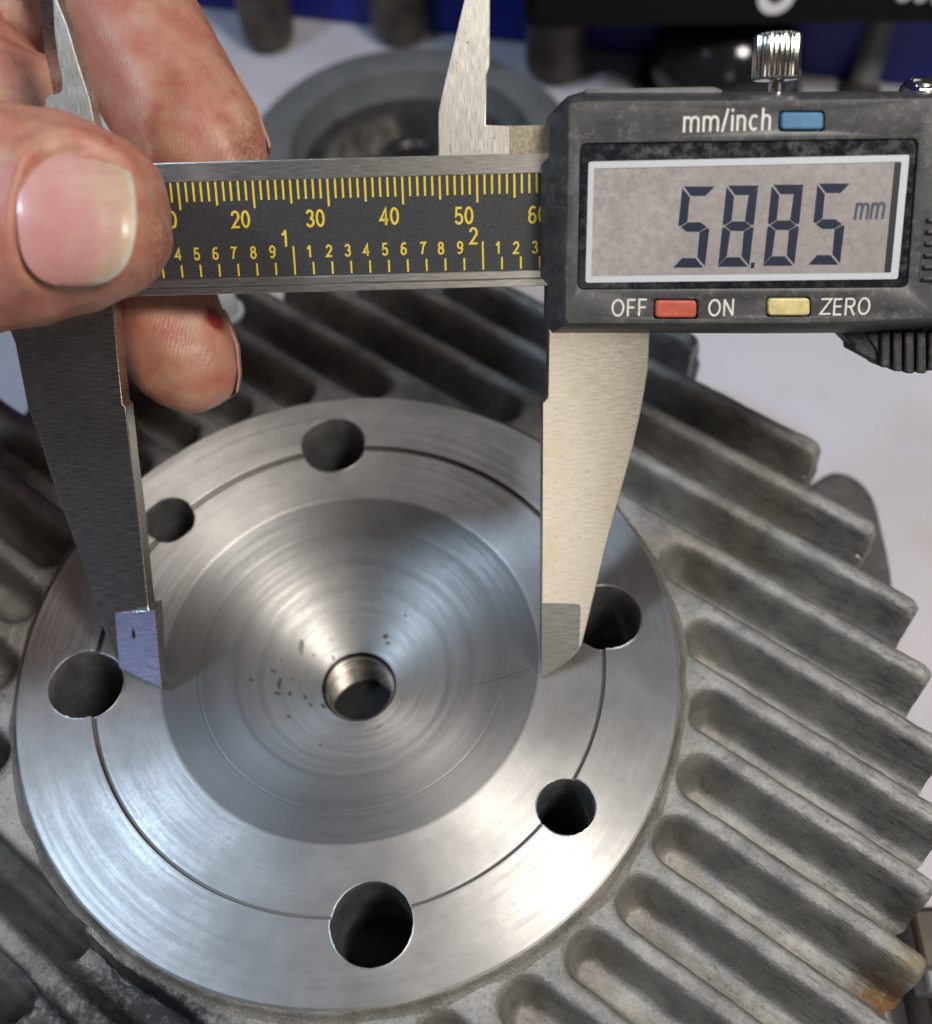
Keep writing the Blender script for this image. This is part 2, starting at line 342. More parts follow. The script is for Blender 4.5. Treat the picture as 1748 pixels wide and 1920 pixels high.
def densify(P,h):
    out=[]
    for a,b in zip(P,P[1:]+P[:1]):
        L=math.hypot(b[0]-a[0],b[1]-a[1]); n=max(1,min(12,int(L/h))); out.append(a)
        if L>.6: out.append((a[0]+(b[0]-a[0])*.12/L,a[1]+(b[1]-a[1])*.12/L))
        out+=[(a[0]+(b[0]-a[0])*k/n,a[1]+(b[1]-a[1])*k/n) for k in range(1,n)]
        if L>.6: out.append((b[0]-(b[0]-a[0])*.12/L,b[1]-(b[1]-a[1])*.12/L))
    return out
prof=densify(prof,.8)
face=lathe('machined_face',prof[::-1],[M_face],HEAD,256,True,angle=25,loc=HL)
cs=[]
for deg,rad in HOLES:
    cx_,cy_=40.6*math.cos(math.radians(deg)),40.6*math.sin(math.radians(deg))
    v,f=lathe_vf([(rad,-24),(rad,5)],48,center=(cx_,cy_)); n0=len(v)
    f+=[tuple(2*i for i in range(48)),tuple(2*i+1 for i in range(48))]
    cs.append(mesh('cutter',v,f,None,None,None)); cs[-1].location=(0,0,0)
bpy.context.view_layer.update()
cut(face,cs); face.data.materials.append(M_groove)
for p_ in face.data.polygons:
    q_=math.hypot(p_.center[0],p_.center[1])
    if 39.1<q_<39.74 and -1.4<p_.center[2]<-.1: p_.material_index=1
face.data.set_sharp_from_angle(angle=math.radians(25))
for deg,rad in HOLES:
    cx_,cy_=40.6*math.cos(math.radians(deg)),40.6*math.sin(math.radians(deg)); n=48; v=[];f=[]
    for k,z in enumerate((-.10,-.25,-4,-9,-15,-23.9)):
        for i in range(n):
            a=2*math.pi*i/n; rr=rad-.03-(.12*rng.random() if k in(1,) else 0)-(0 if k else 0)
            zz=z-(1.0 if math.hypot(cx_+rr*math.cos(a),cy_+rr*math.sin(a))<39.8 and k<2 else 0)
            v.append((cx_+rr*math.cos(a),cy_+rr*math.sin(a),zz))
    for k in range(5):
        for i in range(n): f.append((k*n+i,k*n+(i+1)%n,(k+1)*n+(i+1)%n,(k+1)*n+i))
    bh=mesh('bolt_hole',v,f,M_hole,HEAD,50,HL); c0_=len(v)
    mesh('hole_dark_cap',[v[5*n+i] for i in range(n)],[tuple(range(n))],M_dark,bh,None)  # black cap, paints in the darkness deep down the hole
for deg,rad in HOLES:
    cx_,cy_=40.6*math.cos(math.radians(deg)),40.6*math.sin(math.radians(deg)); n=80; v=[];f=[]
    for i in range(n):
        a=2*math.pi*i/n; jg=abs(rng.normal())*.05+.03
        for rr,dz_ in ((rad+.10,.012),(rad-jg,.03),(rad-jg*.6,-.25)):
            x_,y_=cx_+rr*math.cos(a),cy_+rr*math.sin(a); q_=math.hypot(cx_+rad*math.cos(a),cy_+rad*math.sin(a)); v.append((x_,y_,dz_+(0 if q_>39.72 else -.87)))
    for i in range(n):
        j=(i+1)%n; f+=[(3*i,3*j,3*j+1,3*i+1),(3*i+1,3*j+1,3*j+2,3*i+2)]
    mesh('hole_burr',v,f,M_face,HEAD,30,HL)
pr=[(6.35,-13.95),(6.2,-14.1)]
z=-14.5
while z>-25.5: pr+=[(6.25,z),(6.2,z-.12),(5.45,z-.62),(5.45,z-.74)]; z-=1.4
pr+=[(5.9,-26.5),(0,-26.8)]
lathe('spark_plug_thread',pr,M_thread,HEAD,72,angle=20,loc=HL)
lathe('bore_dark_cap',[(5.44,-24.2),(0,-24.2)],M_dark,HEAD,40,loc=HL)  # black disc, the bore's inner darkness put into its colour
# pits in the bowl: small dark craters
pits=MB(); BOWL=[(6.2,-14),(6.9,-13.6),(9,-12.15),(11.9,-10.22),(12.1,-10.05),(15.2,-7.85),(15.5,-7.72),(15.7,-7.5),(18.4,-5.62),(18.75,-5.3),(19.1,-5.15),(23.9,-3.5),(29.35,-1.62)]
def pit(px,py,l,w,ang):
    z=-11.0
    for _ in range(6):
        p=on_z([(px,py)],z)[0]; rr=math.hypot(p[0],p[1]); z=np.interp(rr,[q[0] for q in BOWL],[q[1] for q in BOWL])
    P=np.array([p[0],p[1],z]); rad=np.array([P[0],P[1],0])/rr; slope=(-5.35+14)/(12.4) if rr<18.6 else .35
    nr=np.array([-rad[0]*slope,-rad[1]*slope,1]); nr/=np.linalg.norm(nr); t1=np.array([-rad[1],rad[0],0]); t2=np.cross(nr,t1)
    k=10; v=[]
    for i in range(k):
        a=2*math.pi*i/k; j=.75+.5*rng.random()
        u_=1.05*l*math.cos(a)*j; w_=1.1*w*math.sin(a)*j; ca,sa=math.cos(ang),math.sin(ang)
        v.append(P+nr*.06+t1*(u_*ca-w_*sa)+t2*(u_*sa+w_*ca))
    pits.add(v,[tuple(range(k))])
for a_ in [(565,1213,1.15,.45,.6),(512,1258,.55,.22,1.4),(524,1281,.95,.3,-.3),(520,1300,.5,.3,1.2),(543,1301,.35,.3,0),(572,1307,.45,.25,0),(625,1234,.5,.22,1.5),(723,1193,.5,.35,1),(727,1206,.35,.2,0),(582,1321,.5,.2,.4),(541,1344,.35,.25,0),(601,1398,.25,.2,0),(710,1364,.7,.12,.1),(588,1228,.2,.2,0),(760,1154,.2,.2,0),(471,1275,.25,.3,0),(606,1324,.6,.3,.1),(527,1238,.25,.12,0),(549,1274,.15,.3,0),(755,1310,.2,.15,0),(661,1166,.3,.1,0)]: pit(*a_)
po=pits.build('casting_pits',simple('pit_shadow',(.13,.128,.122),.45,.8),HEAD,loc=HL); po['kind']='stuff'
# cast collar around the machined rim
n=360; v=[];f=[]; prr=[(50.78,-.55),(50.98,-.62),(51.3,-1.05),(51.8,-1.7),(52.5,-2.07)]
for i in range(n):
    a=2*math.pi*i/n; w=.22*math.sin(a*7+1)+.18*math.sin(a*23)+.12*math.sin(a*41+2)
    for k,(rr,z) in enumerate(prr): v.append(((rr+(w*k*.25))*math.cos(a),(rr+(w*k*.25))*math.sin(a),z-.05*w*(0<k<4)))
m=len(prr)
for i in range(n):
    j=(i+1)%n
    for k in range(m-1): f.append((i*m+k,j*m+k,j*m+k+1,i*m+k+1))
mesh('cast_collar',v,f,M_rim,HEAD,60,HL)
# fins, each with its half of the two channels beside it
ch_t=[T0+PITCH*(k+.5) for k in range(-10,10)]
def segs(tc):
    if -68<tc<-50: return [(-400,-6.0)]
    if abs(tc)>=56: return [(-400,400)]
    s0=math.sqrt(56.2**2-tc*tc); return [(s0,400),(-400,-s0)]
dP=np.array([0,.9,1.5,2.1,2.45,2.7,2.9,3.06,3.18,3.3,3.45,3.65,3.95,4.4,5.0]); zP=np.array([ZF,ZF+.04,ZF+.2,ZF+.75,ZF+1.6,ZF+2.9,-8.0,-6.0,-4.6,-3.75,-3.1,-2.65,-2.3,-2.06,ZT])
dC=np.array([0,.4,.8,1.2,1.55,1.85,2.15,2.45,2.75,3.05,3.35,3.65,4.0,4.45,5.0])
def height(s_,t_):
    z=np.full(s_.shape,ZT)
    for tc in ch_t:
        if abs(tc-t_.mean())>12: continue
        for a,b in segs(tc):
            ds=np.maximum(np.maximum(a-s_,s_-b),0); dt=np.abs(t_-tc); d=np.hypot(ds,dt)
            al=np.where(d>1e-6,ds/np.maximum(d,1e-6),0)
            dz_=np.where((zP<-4)&(tc<-40)&(a<-300),(zP+4)*1.15,0); h=np.interp(d,dP,zP+dz_)*(1-al)+np.interp(d,dC,zP+dz_)*al
            z=np.minimum(z,np.where(d<5,h,ZT))
    for tc in (ch_t[4],ch_t[3]):
        if abs(tc-t_.mean())>12: continue
        d=np.abs(t_-tc); rr=np.hypot(s_,t_); w_=np.clip((rr-52.6)/1.6,0,1); w_=w_*w_*(3-2*w_)
        h=ZT+(np.interp(d,dP,zP)-ZT)*(.72 if tc>-60 else .55)*w_
        z=np.minimum(z,np.where((d<5)&(s_>-12),h,ZT))
    return z
dcol=np.array([0,.5,.9,1.2,1.5,1.8,2.1,2.28,2.45,2.58,2.7,2.8,2.9,2.98,3.06,3.12,3.18,3.24,3.3,3.37,3.45,3.55,3.65,3.8,3.95,4.15,4.4,4.7])
ROUT=90.5
def fin(k,side):
    tc=T0+PITCH*k; off=np.concatenate([-(5-dcol),[0],(5-dcol)[::-1]]); tt=tc+off
    half=math.sqrt(max(ROUT**2-tc*tc,100)); ext={9:half,}.get(k,half)
    ext+=.8*math.sin(k*2.3)
    # outer end of each column: the ridge reaches farthest, the channel floor is set back
    x=np.abs(off); send=ext-np.where(x>3.6,np.minimum((x-3.6)*.8,1.0),0)-np.where(x<2.2,.45*(x/2.2)**4,.45)
    inn=np.where(np.abs(tt)<49,np.sqrt(np.maximum(49**2-tt**2,0)),0.0)
    if side==0: lo=-send; hi=send; grid=np.linspace(0,1,240 if k<-5 else 120)
    else:
        lo=inn; hi=send; L=(hi-lo).mean(); near=12/L
        grid=np.concatenate([np.linspace(0,near,36,endpoint=False),np.linspace(near,.97,34,endpoint=False),np.linspace(.97,1,7)])
    A=lo[None]+(hi-lo)[None]*grid[:,None]
    Sg=A*(side if side else 1); Tg=np.broadcast_to(tt,A.shape).copy()
    Z=height(Sg,Tg)
    dE=np.minimum(hi[None]-A,(A-lo[None]) if side==0 else 1e9)
    dE=np.clip(dE,0,2.2); Z=Z-np.where(Z>-8,2.2-np.sqrt(np.maximum(2.2**2-(2.2-dE)**2,0)),0)*.75
    wob=.5*(.10*np.sin(Sg*.31+k*1.7)+.07*np.sin(Sg*.83+k)+.05*np.sin(Sg*1.9+k*3))
    Tw=Tg+wob*(np.abs(off)<4.9)[None]; Z=Z+.06*np.sin(Sg*.23+k*2.1)*(np.hypot(Sg,Tg)>55)
    wE=np.clip(1-(hi[None]-A)/7,0,1)**2-(np.clip(1-(A-lo[None])/7,0,1)**2 if side==0 else 0); Sg=Sg+(side if side else 1)*wE*np.clip(ZT-Z,0,14)*.12
    X=Sg*UX+Tw*NX; Y=Sg*UY+Tw*NY
    nr,nc=A.shape; v=np.stack([X,Y,Z],-1).reshape(-1,3).tolist(); f=[]
    for i in range(nr-1):
        for j in range(nc-1): f.append((i*nc+j,i*nc+j+1,(i+1)*nc+j+1,(i+1)*nc+j))
    def skirt(row):
        n0=len(v); r_=[row*nc+j for j in range(nc)]
        for q in r_: x,y,z=v[q]; v.append((x*.995,y*.995,-32.0))
        for j in range(nc-1): f.append((r_[j],r_[j+1],n0+j+1,n0+j))
    skirt(nr-1)
    if side==0: skirt(0)
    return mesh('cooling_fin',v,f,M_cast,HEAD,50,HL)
for k in range(-8,9):
    if abs(k)>=6: fin(k,0)
    else: fin(k,1); fin(k,-1)
fin(9,0)
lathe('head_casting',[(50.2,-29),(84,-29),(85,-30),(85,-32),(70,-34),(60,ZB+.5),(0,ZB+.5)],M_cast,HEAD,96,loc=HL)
# lower mounting ears seen past the fin ends
ep=[on_z([q],-34)[0][:2] for q in smooth_poly([(1520,905),(1560,882),(1605,892),(1640,930),(1660,1000),(1676,1080),(1672,1130),(1640,1180)],4)]+[(55,10),(50,30)]
MB().prism(ep,-42,-34).build('mounting_ear',m_cast('shaded_cast_aluminium',(.20,.19,.185),(.12,.12,.12)),HEAD,bevel=1.5,loc=HL)  # darkened cast metal: the ear's shadow is put into its colour
# crack across the filled corner
def strip(name,pts,w,mat,parent,z,loc,hf=None):
    P=smooth_poly([on_z([p],z)[0][:2] for p in pts],5); v=[];f=[]
    for i,p in enumerate(P):
        d=P[min(i+1,len(P)-1)]-P[max(i-1,0)]; d/=np.linalg.norm(d)+1e-9; nn=np.array([-d[1],d[0]]); ww=w*(.5+rng.random())*(1-abs(2*i/(len(P)-1)-1)**4+.1)
        p=p+nn*rng.normal()*.12
        v+=[(p[0]+nn[0]*ww,p[1]+nn[1]*ww,z),(p[0],p[1],z-.4 if False else z+.01),(p[0]-nn[0]*ww,p[1]-nn[1]*ww,z)]
    if hf:
        for q_ in range(len(v)):
            x_,y_=v[q_][0],v[q_][1]; sv,tv=x_*UX+y_*UY,x_*NX+y_*NY; v[q_]=(x_,y_,float(height(np.array([sv]),np.array([tv]))[0])+.16+(.02 if q_%3==1 else 0))
    for i in range(len(P)-1): f+=[(3*i,3*i+1,3*i+4,3*i+3),(3*i+1,3*i+2,3*i+5,3*i+4)]
    return mesh(name,v,f,mat,parent,60,loc)
strip('crack',[(160,1765),(180,1785),(205,1808),(212,1828),(228,1845),(255,1856),(285,1863),(305,1868)],.16,M_dark,HEAD,-9,HL,True)
strip('scribe_line',[(886,1288),(930,1274),(975,1261),(1008,1252)],.035,M_dark,HEAD,-2.05,HL)

# ------------------------------------------------------------------ caliper (local frame: a along the beam, b up the jaws, c out of the face)
PHI=math.radians(51)
Tip=on_z([(303,1288),(1015,1270)],-1.2); A_=Tip[1]-Tip[0]; A_/=np.linalg.norm(A_)
b0=np.cross([0,0,1.],A_); b0/=np.linalg.norm(b0); c0=np.cross(A_,b0); B_=math.cos(PHI)*b0+math.sin(PHI)*c0; N_=np.cross(A_,B_)
CAL=thing('digital_caliper','black and steel digital caliper reading 58.85 mm, its jaws spanning the bowl','caliper')
CAL.matrix_world=Matrix(((A_[0],B_[0],N_[0],Tip[0][0]),(A_[1],B_[1],N_[1],Tip[0][1]),(A_[2],B_[2],N_[2],Tip[0][2]),(0,0,0,1)))
def CP(xy,c=0.0):
    d=rays(xy); k=((Tip[0]+N_*c-CAM_O)@N_)/(d@N_); P=CAM_O+d*k[:,None]-Tip[0]; return np.stack([P@A_,P@B_],1)
def cpl(P): return (np.atleast_2d(P)-Tip[0])@np.stack([A_,B_,N_],1)
def cpw(L): return np.atleast_2d(L)@np.stack([A_,B_,N_],0)+Tip[0]
# beam
bt=CP([(300,300),(1025,292)]); bb=CP([(300,549),(1025,541)])
def yb(px,py,c=0): return CP([(px,py)],c)[0]
bT=bt[:,1].mean(); bB=bb[:,1].mean(); iT=CP([(600,335)])[0,1]; iB=CP([(600,517)])[0,1]
aL=CP([(60,420)])[0,0]; aR=130
bm_=MB().prism([(aL,bB),(aR,bB),(aR,bT),(aL,bT)],-3.6,-.3)
beam=bm_.build('beam',M_beam,CAL,bevel=.15)
MB().prism([(aL,iT),(aR,iT),(aR,bT+.02),(aL,bT+.02)],-.4,0).build('upper_rail',M_beam,beam,bevel=.12)
MB().prism([(aL,bB-.02),(aR,bB-.02),(aR,bB+1.0),(aL,bB+1.0)],-.6,-.12).build('lower_rail',M_beam,beam,bevel=.1)
MB().prism([(aL,bB+1.05),(aR,bB+1.05),(aR,iB),(aL,iB)],-.4,0).build('lower_rail',M_beam,beam,bevel=.12)
MB().prism([(aL,iB+.02),(aR,iB+.02),(aR,iT-.02),(aL,iT-.02)],-.4,-.14).build('scale_plate',M_scale,beam)
# printed scales
def arc(cx_,cy_,rx,ry,a0,a1,n=14): return [(cx_+rx*math.cos(math.radians(a0+(a1-a0)*i/n)),cy_+ry*math.sin(math.radians(a0+(a1-a0)*i/n))) for i in range(n+1)]
GL={'0':(.5,[arc(.25,.5,.20,.44,90,450,24)]),'1':(.36,[[(.02,.70),(.14,.78),(.22,.94)],[(.24,.98),(.24,.02)]]),
'2':(.5,[arc(.25,.68,.19,.26,172,-28)+[(.06,.06),(.48,.06)]]),'3':(.5,[arc(.24,.72,.17,.22,165,-90),arc(.24,.28,.20,.23,90,-165)]),
'4':(.52,[[(.36,.0),(.36,.93),(.03,.29),(.50,.29)]]),'5':(.5,[[(.44,.94),(.13,.94),(.08,.50)]+arc(.24,.32,.20,.27,128,-158)]),
'6':(.5,[arc(.25,.30,.19,.25,0,360,22),arc(.30,.47,.24,.47,170,58)]),'7':(.48,[[(.03,.93),(.45,.93),(.36,.80),(.26,.55),(.17,.02)]]),
'8':(.5,[arc(.25,.73,.16,.21,0,360,20),arc(.25,.28,.20,.24,0,360,20)]),'9':(.5,[arc(.25,.70,.19,.25,0,360,22),arc(.20,.53,.24,.47,-10,-122)]),
'O':(.72,[arc(.36,.5,.30,.45,0,360,28)]),'F':(.5,[[(.07,0),(.07,.94),(.48,.94)],[(.07,.50),(.43,.50)]]),'N':(.62,[[(.07,0),(.07,.97)],[(.07,.97),(.55,.03)],[(.55,.03),(.55,1)]]),
'E':(.54,[[(.49,.94),(.07,.94),(.07,.06),(.50,.06)],[(.07,.52),(.46,.52)]]),'R':(.62,[[(.07,0),(.07,.94),(.34,.94)]+arc(.36,.72,.18,.22,90,-90)+[(.07,.49)],[(.32,.48),(.57,0)]]),
'm':(.80,[[(.06,0),(.06,.72)],[(.06,.40)]+arc(.22,.48,.16,.19,150,0)+[(.38,0)],[(.38,.40)]+arc(.56,.48,.17,.19,150,0)+[(.73,0)]]),
'n':(.48,[[(.06,0),(.06,.72)],[(.06,.40)]+arc(.23,.48,.17,.19,150,0)+[(.40,0)]]),'h':(.48,[[(.06,0),(.06,1)],[(.06,.40)]+arc(.23,.48,.17,.19,150,0)+[(.40,0)]]),
'i':(.14,[[(.07,0),(.07,.72)],[(.07,.86),(.07,1)]]),'c':(.46,[arc(.24,.36,.19,.31,48,312,18)]),'/':(.30,[[(.02,-.02),(.27,1.02)]])}
def strokes(ch):
    return GL[ch]
def glyph(mb,ch,h,x,y,c,wd,xs=1.0,shear=0):
    # x,y: lower left corner; wd: stroke width in mm
    for si,pl in enumerate(GL[ch][1]):
        P=[np.array(((p[0]+shear*p[1])*h*xs+x,p[1]*h+y)) for p in pl]; closed=np.linalg.norm(P[0]-P[-1])<1e-6 and len(P)>4
        if closed: P=P[:-1]
        n=len(P); A=[];Bq=[]
        for i in range(n):
            a=P[(i-1)%n] if (i>0 or closed) else None; b=P[(i+1)%n] if (i<n-1 or closed) else None
            d1=(P[i]-a) if a is not None else (b-P[i]); d2=(b-P[i]) if b is not None else (P[i]-a)
            d1=d1/np.linalg.norm(d1); d2=d2/np.linalg.norm(d2); n1=np.array([-d1[1],d1[0]]); n2=np.array([-d2[1],d2[0]]); nn=n1+n2; nn/=np.linalg.norm(nn)+1e-9
            k_=min(1/max(nn@n1,.35),2.2); A.append(P[i]+nn*wd/2*k_); Bq.append(P[i]-nn*wd/2*k_)
        cz=c+.004*si; v=[(p[0],p[1],cz) for q in zip(A,Bq) for p in q]; m_=n if closed else n-1
        mb.add(v,[(2*i,2*i+1,2*((i+1)%n)+1,2*((i+1)%n)) for i in range(m_)])
def text_w(s_,h,gap=.10,xs=1.0): return sum(GL[ch][0] for ch in s_)*h*xs+gap*h*xs*(len(s_)-1)
def numeral(s_,h,cx_,cy_,c,wd,mat,parent,xs=1.0,name='numeral'):
    x=cx_-text_w(s_,h,.10,xs)/2
    for ch in s_:
        mb=MB(); glyph(mb,ch,h,x,cy_-h/2,c,wd,xs); mb.build(name,mat,parent,None); x+=(GL[ch][0]+.10)*h*xs
CPR=-.125
def rect(mb,a,b0_,b1,w,c=CPR): mb.add([(a-w/2,b0_,c),(a+w/2,b0_,c),(a+w/2,b1,c),(a-w/2,b1,c)],[(0,1,2,3)])
am10=CP([(332.7,338)],-.14)[0,0]; am50=CP([(894.4,328)],-.14)[0,0]; mm=(am50-am10)/40
pxb=lambda py,px=600: CP([(px,py)],-.14)[0,1]
tb=pxb(335)
def tick(a,y0,y1,w): mb=MB(); rect(mb,a,y0,y1,w); mb.build('tick_mark',M_yel,beam,None)
for k in range(8,63):
    L=pxb(335)-pxb(335+(52 if k%10==0 else 45 if k%5==0 else 37)); tick(am10+(k-10)*mm,tb-L,tb-.02,.27)
for n_,px,py in ((10,316,412),(20,451,411),(30,591,409),(40,730,405),(50,870,404),(60,1008,402)):
    q=CP([(px,py)],-.14)[0]; numeral(str(n_),2.25,q[0],q[1],CPR,.30,M_yel,beam)
ai1=CP([(554,514)],-.14)[0,0]; ai2=CP([(906.5,509)],-.14)[0,0]; ib=pxb(513.5)
for k in range(-7,15):
    h=pxb(460)-pxb(513) if k%10==0 else pxb(490)-pxb(513); tick(ai1+k*(ai2-ai1)/10,ib,ib+h,.24)
for s_,px,py in [('4',334,476),('5',369,476),('6',404,475),('7',438,474),('8',475,473),('9',511,472),('1',580,471),('2',617,470),('3',652,469),('4',687,468),('5',722,467),('6',757,466),('7',793,465),('8',827,465),('9',863,464),('1',934,464),('2',968,464),('3',1003,463)]:
    q=CP([(px,py)],-.14)[0]; numeral(s_,1.62,q[0],q[1],CPR,.24,M_yel,beam)
for s_,px,py in (('1',534,447),('2',888,442)):
    q=CP([(px,py)],-.14)[0]; numeral(s_,2.25,q[0],q[1],CPR,.29,M_yel,beam)
# fixed jaw (left)
Lf=[(-40,560),(17,617),(28,643),(46,735),(52,765),(70,810),(94,888),(118,954),(149,1041),(171,1111),(192,1172),(223,1244),(303,1289),(290,1200),(276,1124),(262,984),(247,866),(236,764),(230,757),(217,626),(212,560),(205,500),(-40,500)]
jaw=MB().prism(CP(Lf),-3.4,0).build('fixed_jaw',M_jaw,CAL,bevel=.14)
sp=CP([(217,626),(230,757),(236,764),(247,866),(262,984),(276,1124),(276,1146)])
# ground tip: thinner wedge with its own facet
tip=np.concatenate([CP([(215,1150)],.04),CP([(289,1144)],.88),CP([(303,1289)],.9),CP([(223,1252)],.05)])
MB().add([(tip[0][0],tip[0][1],.04),(tip[1][0],tip[1][1],.88),(tip[2][0],tip[2][1],.90),(tip[3][0],tip[3][1],.05),(tip[0][0],tip[0][1],-3.0),(tip[1][0]+.1,tip[1][1],-3.0),(tip[2][0]+.02,tip[2][1],-2.0),(tip[3][0],tip[3][1],-2.2)],
 [(0,1,2,3),(7,6,5,4),(0,4,5,1),(1,5,6,2),(2,6,7,3),(3,7,4,0)]).build('carbide_tip',M_carb2,CAL,30,bevel=.06)
q=CP([(250,1188)],.45)[0]
MB().add([(q[0]+.25*math.cos(a)*(1 if math.sin(a)<.2 else .5),q[1]+1.0*math.sin(a),.47+.14*.25*math.cos(a)) for a in np.linspace(0,2*math.pi,12,endpoint=False)],[tuple(range(12))]).build('stamped_mark',M_dark,CAL,None)
# upper left blade with a knife bevel
Lu=[(99,-60),(99,0),(103,70),(110,119),(115,143),(117,167),(110,176),(97,178),(88,183),(84,196),(84,330),(185,330),(177,231),(167,183),(154,143),(145,114),(125,46),(106,0),(101,-60)]
MB().prism(CP(Lu),-3.0,0).build('upper_blade',M_upjaw,CAL,bevel=.1)
fr=CP([(99,-60),(99,0),(103,70),(110,119),(115,143),(117,167),(110,176)]); bk=CP([(70,-60),(72,0),(77,46),(81,92),(92,143),(97,170),(97,178)],-1.2)
MB().add([(p[0],p[1],0.0) for p in fr]+[(p[0],p[1],-1.6) for p in bk]+[(p[0],p[1],-3.0) for p in fr],[(i,i+1,8+i,7+i) for i in range(6)]+[(7+i,8+i,15+i,14+i) for i in range(6)]).build('knife_edge',M_jaw,CAL,30)
# sliding jaw (right)
Rf=[(1029,560),(1029,627),(1027,745),(1017,756),(1016,1000),(1015,1271),(1052,1249),(1078,1228),(1090,1212),(1116,1110),(1141,1007),(1186,844),(1204,763),(1216,690),(1219,627),(1219,560)]
MB().prism(CP(Rf),-3.4,0).build('sliding_jaw',M_jaw,CAL,bevel=.14)
cb=CP([(1015.5,1131),(1080,1131),(1087,1134),(1089,1141),(1086,1220),(1052,1248.5),(1015.5,1271)],.04)
MB().prism(cb,-1.2,.05).build('carbide_tip',M_carb,CAL,bevel=.05)
Ru=[(885,-60),(871,0),(847,100),(830,172),(822,212),(822,300),(1040,300),(1040,234),(957,235),(911,234),(913,138),(919,124),(919,0),(925,-60)]
MB().prism(CP(Ru,-.1),-3.1,-.1).build('upper_blade',M_upjaw,CAL,bevel=.12)
MB().prism(CP([(956,236),(1040,234),(1040,296),(956,297)],-.1),-.3,-.03).build('rusty_land',m_steel('pitted_rusty_steel',(.42,.37,.28),(2,2,1),.45,1.0),CAL)
# display housing
CF=6.2
back=[(1034,214),(1031,300),(1016,312),(1015,520),(1029,535),(1028,614),(1036,624),(1436,625),(1578,624),(1760,612),(1860,606),(1860,165),(1760,170),(1400,172),(1092,172),(1066,179)]
front=[(1067,200),(1066,310),(1064,400),(1062,500),(1061,560),(1061,596),(1066,606),(1436,606),(1578,604),(1760,596),(1860,592),(1860,182),(1760,184),(1400,188),(1092,190),(1072,193)]
ring=lambda pts,c: [(p[0],p[1],c) for p in CP(pts,c)]
midr=[((a[0]*.5+b[0]*.5),(a[1]*.5+b[1]*.5)) for a,b in zip(back,front)]
hs=MB(); r0=ring(back,1.0); rb=[(p[0],p[1],-6.5) for p in r0]
hs.loft([rb,r0,[(p[0]*.35+q[0]*.65,p[1]*.35+q[1]*.65,CF-.9) for p,q in zip(ring(back,CF-.9),ring(front,CF-.9))],ring(front,CF)])
housing=hs.build('display_housing',M_black,CAL,28)
def rounded(pts,r=.8,n=5):
    P=np.asarray(pts,float)[:,:2]; out=[]
    for i in range(len(P)):
        p=P[i];a=P[i-1]-p;b=P[(i+1)%len(P)]-p; a/=np.linalg.norm(a); b/=np.linalg.norm(b)
        for k in range(n+1):
            t=k/n; out.append((p+a*r)*(1-t)**2+p*2*t*(1-t)+(p+b*r)*t*t)
    return out
win=CP([(1088,268),(1724,259),(1703,539),(1083,543)],CF)
k1=MB().prism(rounded(win,1.0),CF-1.3,CF+3).build('cutter',None,CAL)
BT=[('blue_button',M_blue,(1464,210,1544,243)),('red_button',M_red,(1229,563,1306,595)),('yellow_button',M_ylw,(1440,559,1518,591))]
cuts=[k1]
for nm,mt,(x0,y0,x1,y1) in BT:
    P=CP([(x0-3,y0-3),(x1+3,y0-3),(x1+3,y1+3),(x0-3,y1+3)],CF); cuts.append(MB().prism(rounded(P,.5),CF-1.0,CF+3).build('cutter',None,CAL))
bpy.context.view_layer.update()
cut(housing,cuts)
mbv=housing.modifiers.new('bevel','BEVEL'); mbv.width=.22; mbv.segments=2; mbv.limit_method='ANGLE'; mbv.angle_limit=math.radians(30)
cen=win.mean(0); gl=MB().prism([cen+(p-cen)*.997 for p in np.array(rounded(win,1.0))],CF-1.6,CF-.35).build('display_window',M_glass,housing,bevel=.12)
G=CF-.33
def hole_frame(mb,outer,inner,c):
    n=len(outer); mb.add([(p[0],p[1],c) for p in outer]+[(p[0],p[1],c) for p in inner],[(i,(i+1)%n,n+(i+1)%n,n+i) for i in range(n)])
fo=CP([(1104,303),(1706,290),(1684,523),(1098,530)],G); fi=CP([(1114,316),(1691,303),(1671,511),(1109,518)],G)
mb=MB(); hole_frame(mb,rounded(fo,.35),rounded(fi,.2),G); mb.build('display_frame_print',M_frame,housing,None)
lcd=CP([(1114,317),(1678,304),(1658,511),(1109,518)],G-.0)
MB().add([(p[0],p[1],G-.005) for p in fi],[(0,1,2,3)]).build('display_edge_shade',M_dark,housing,None)  # black patch, paints the shadowed right edge beside the LCD
lp=MB().add([(p[0],p[1],G) for p in lcd],[(0,1,2,3)]).build('lcd_panel',M_lcd,housing,None)
SG=G+.012
def c4(x,y): return (1000+x*.428,150+y*.428)
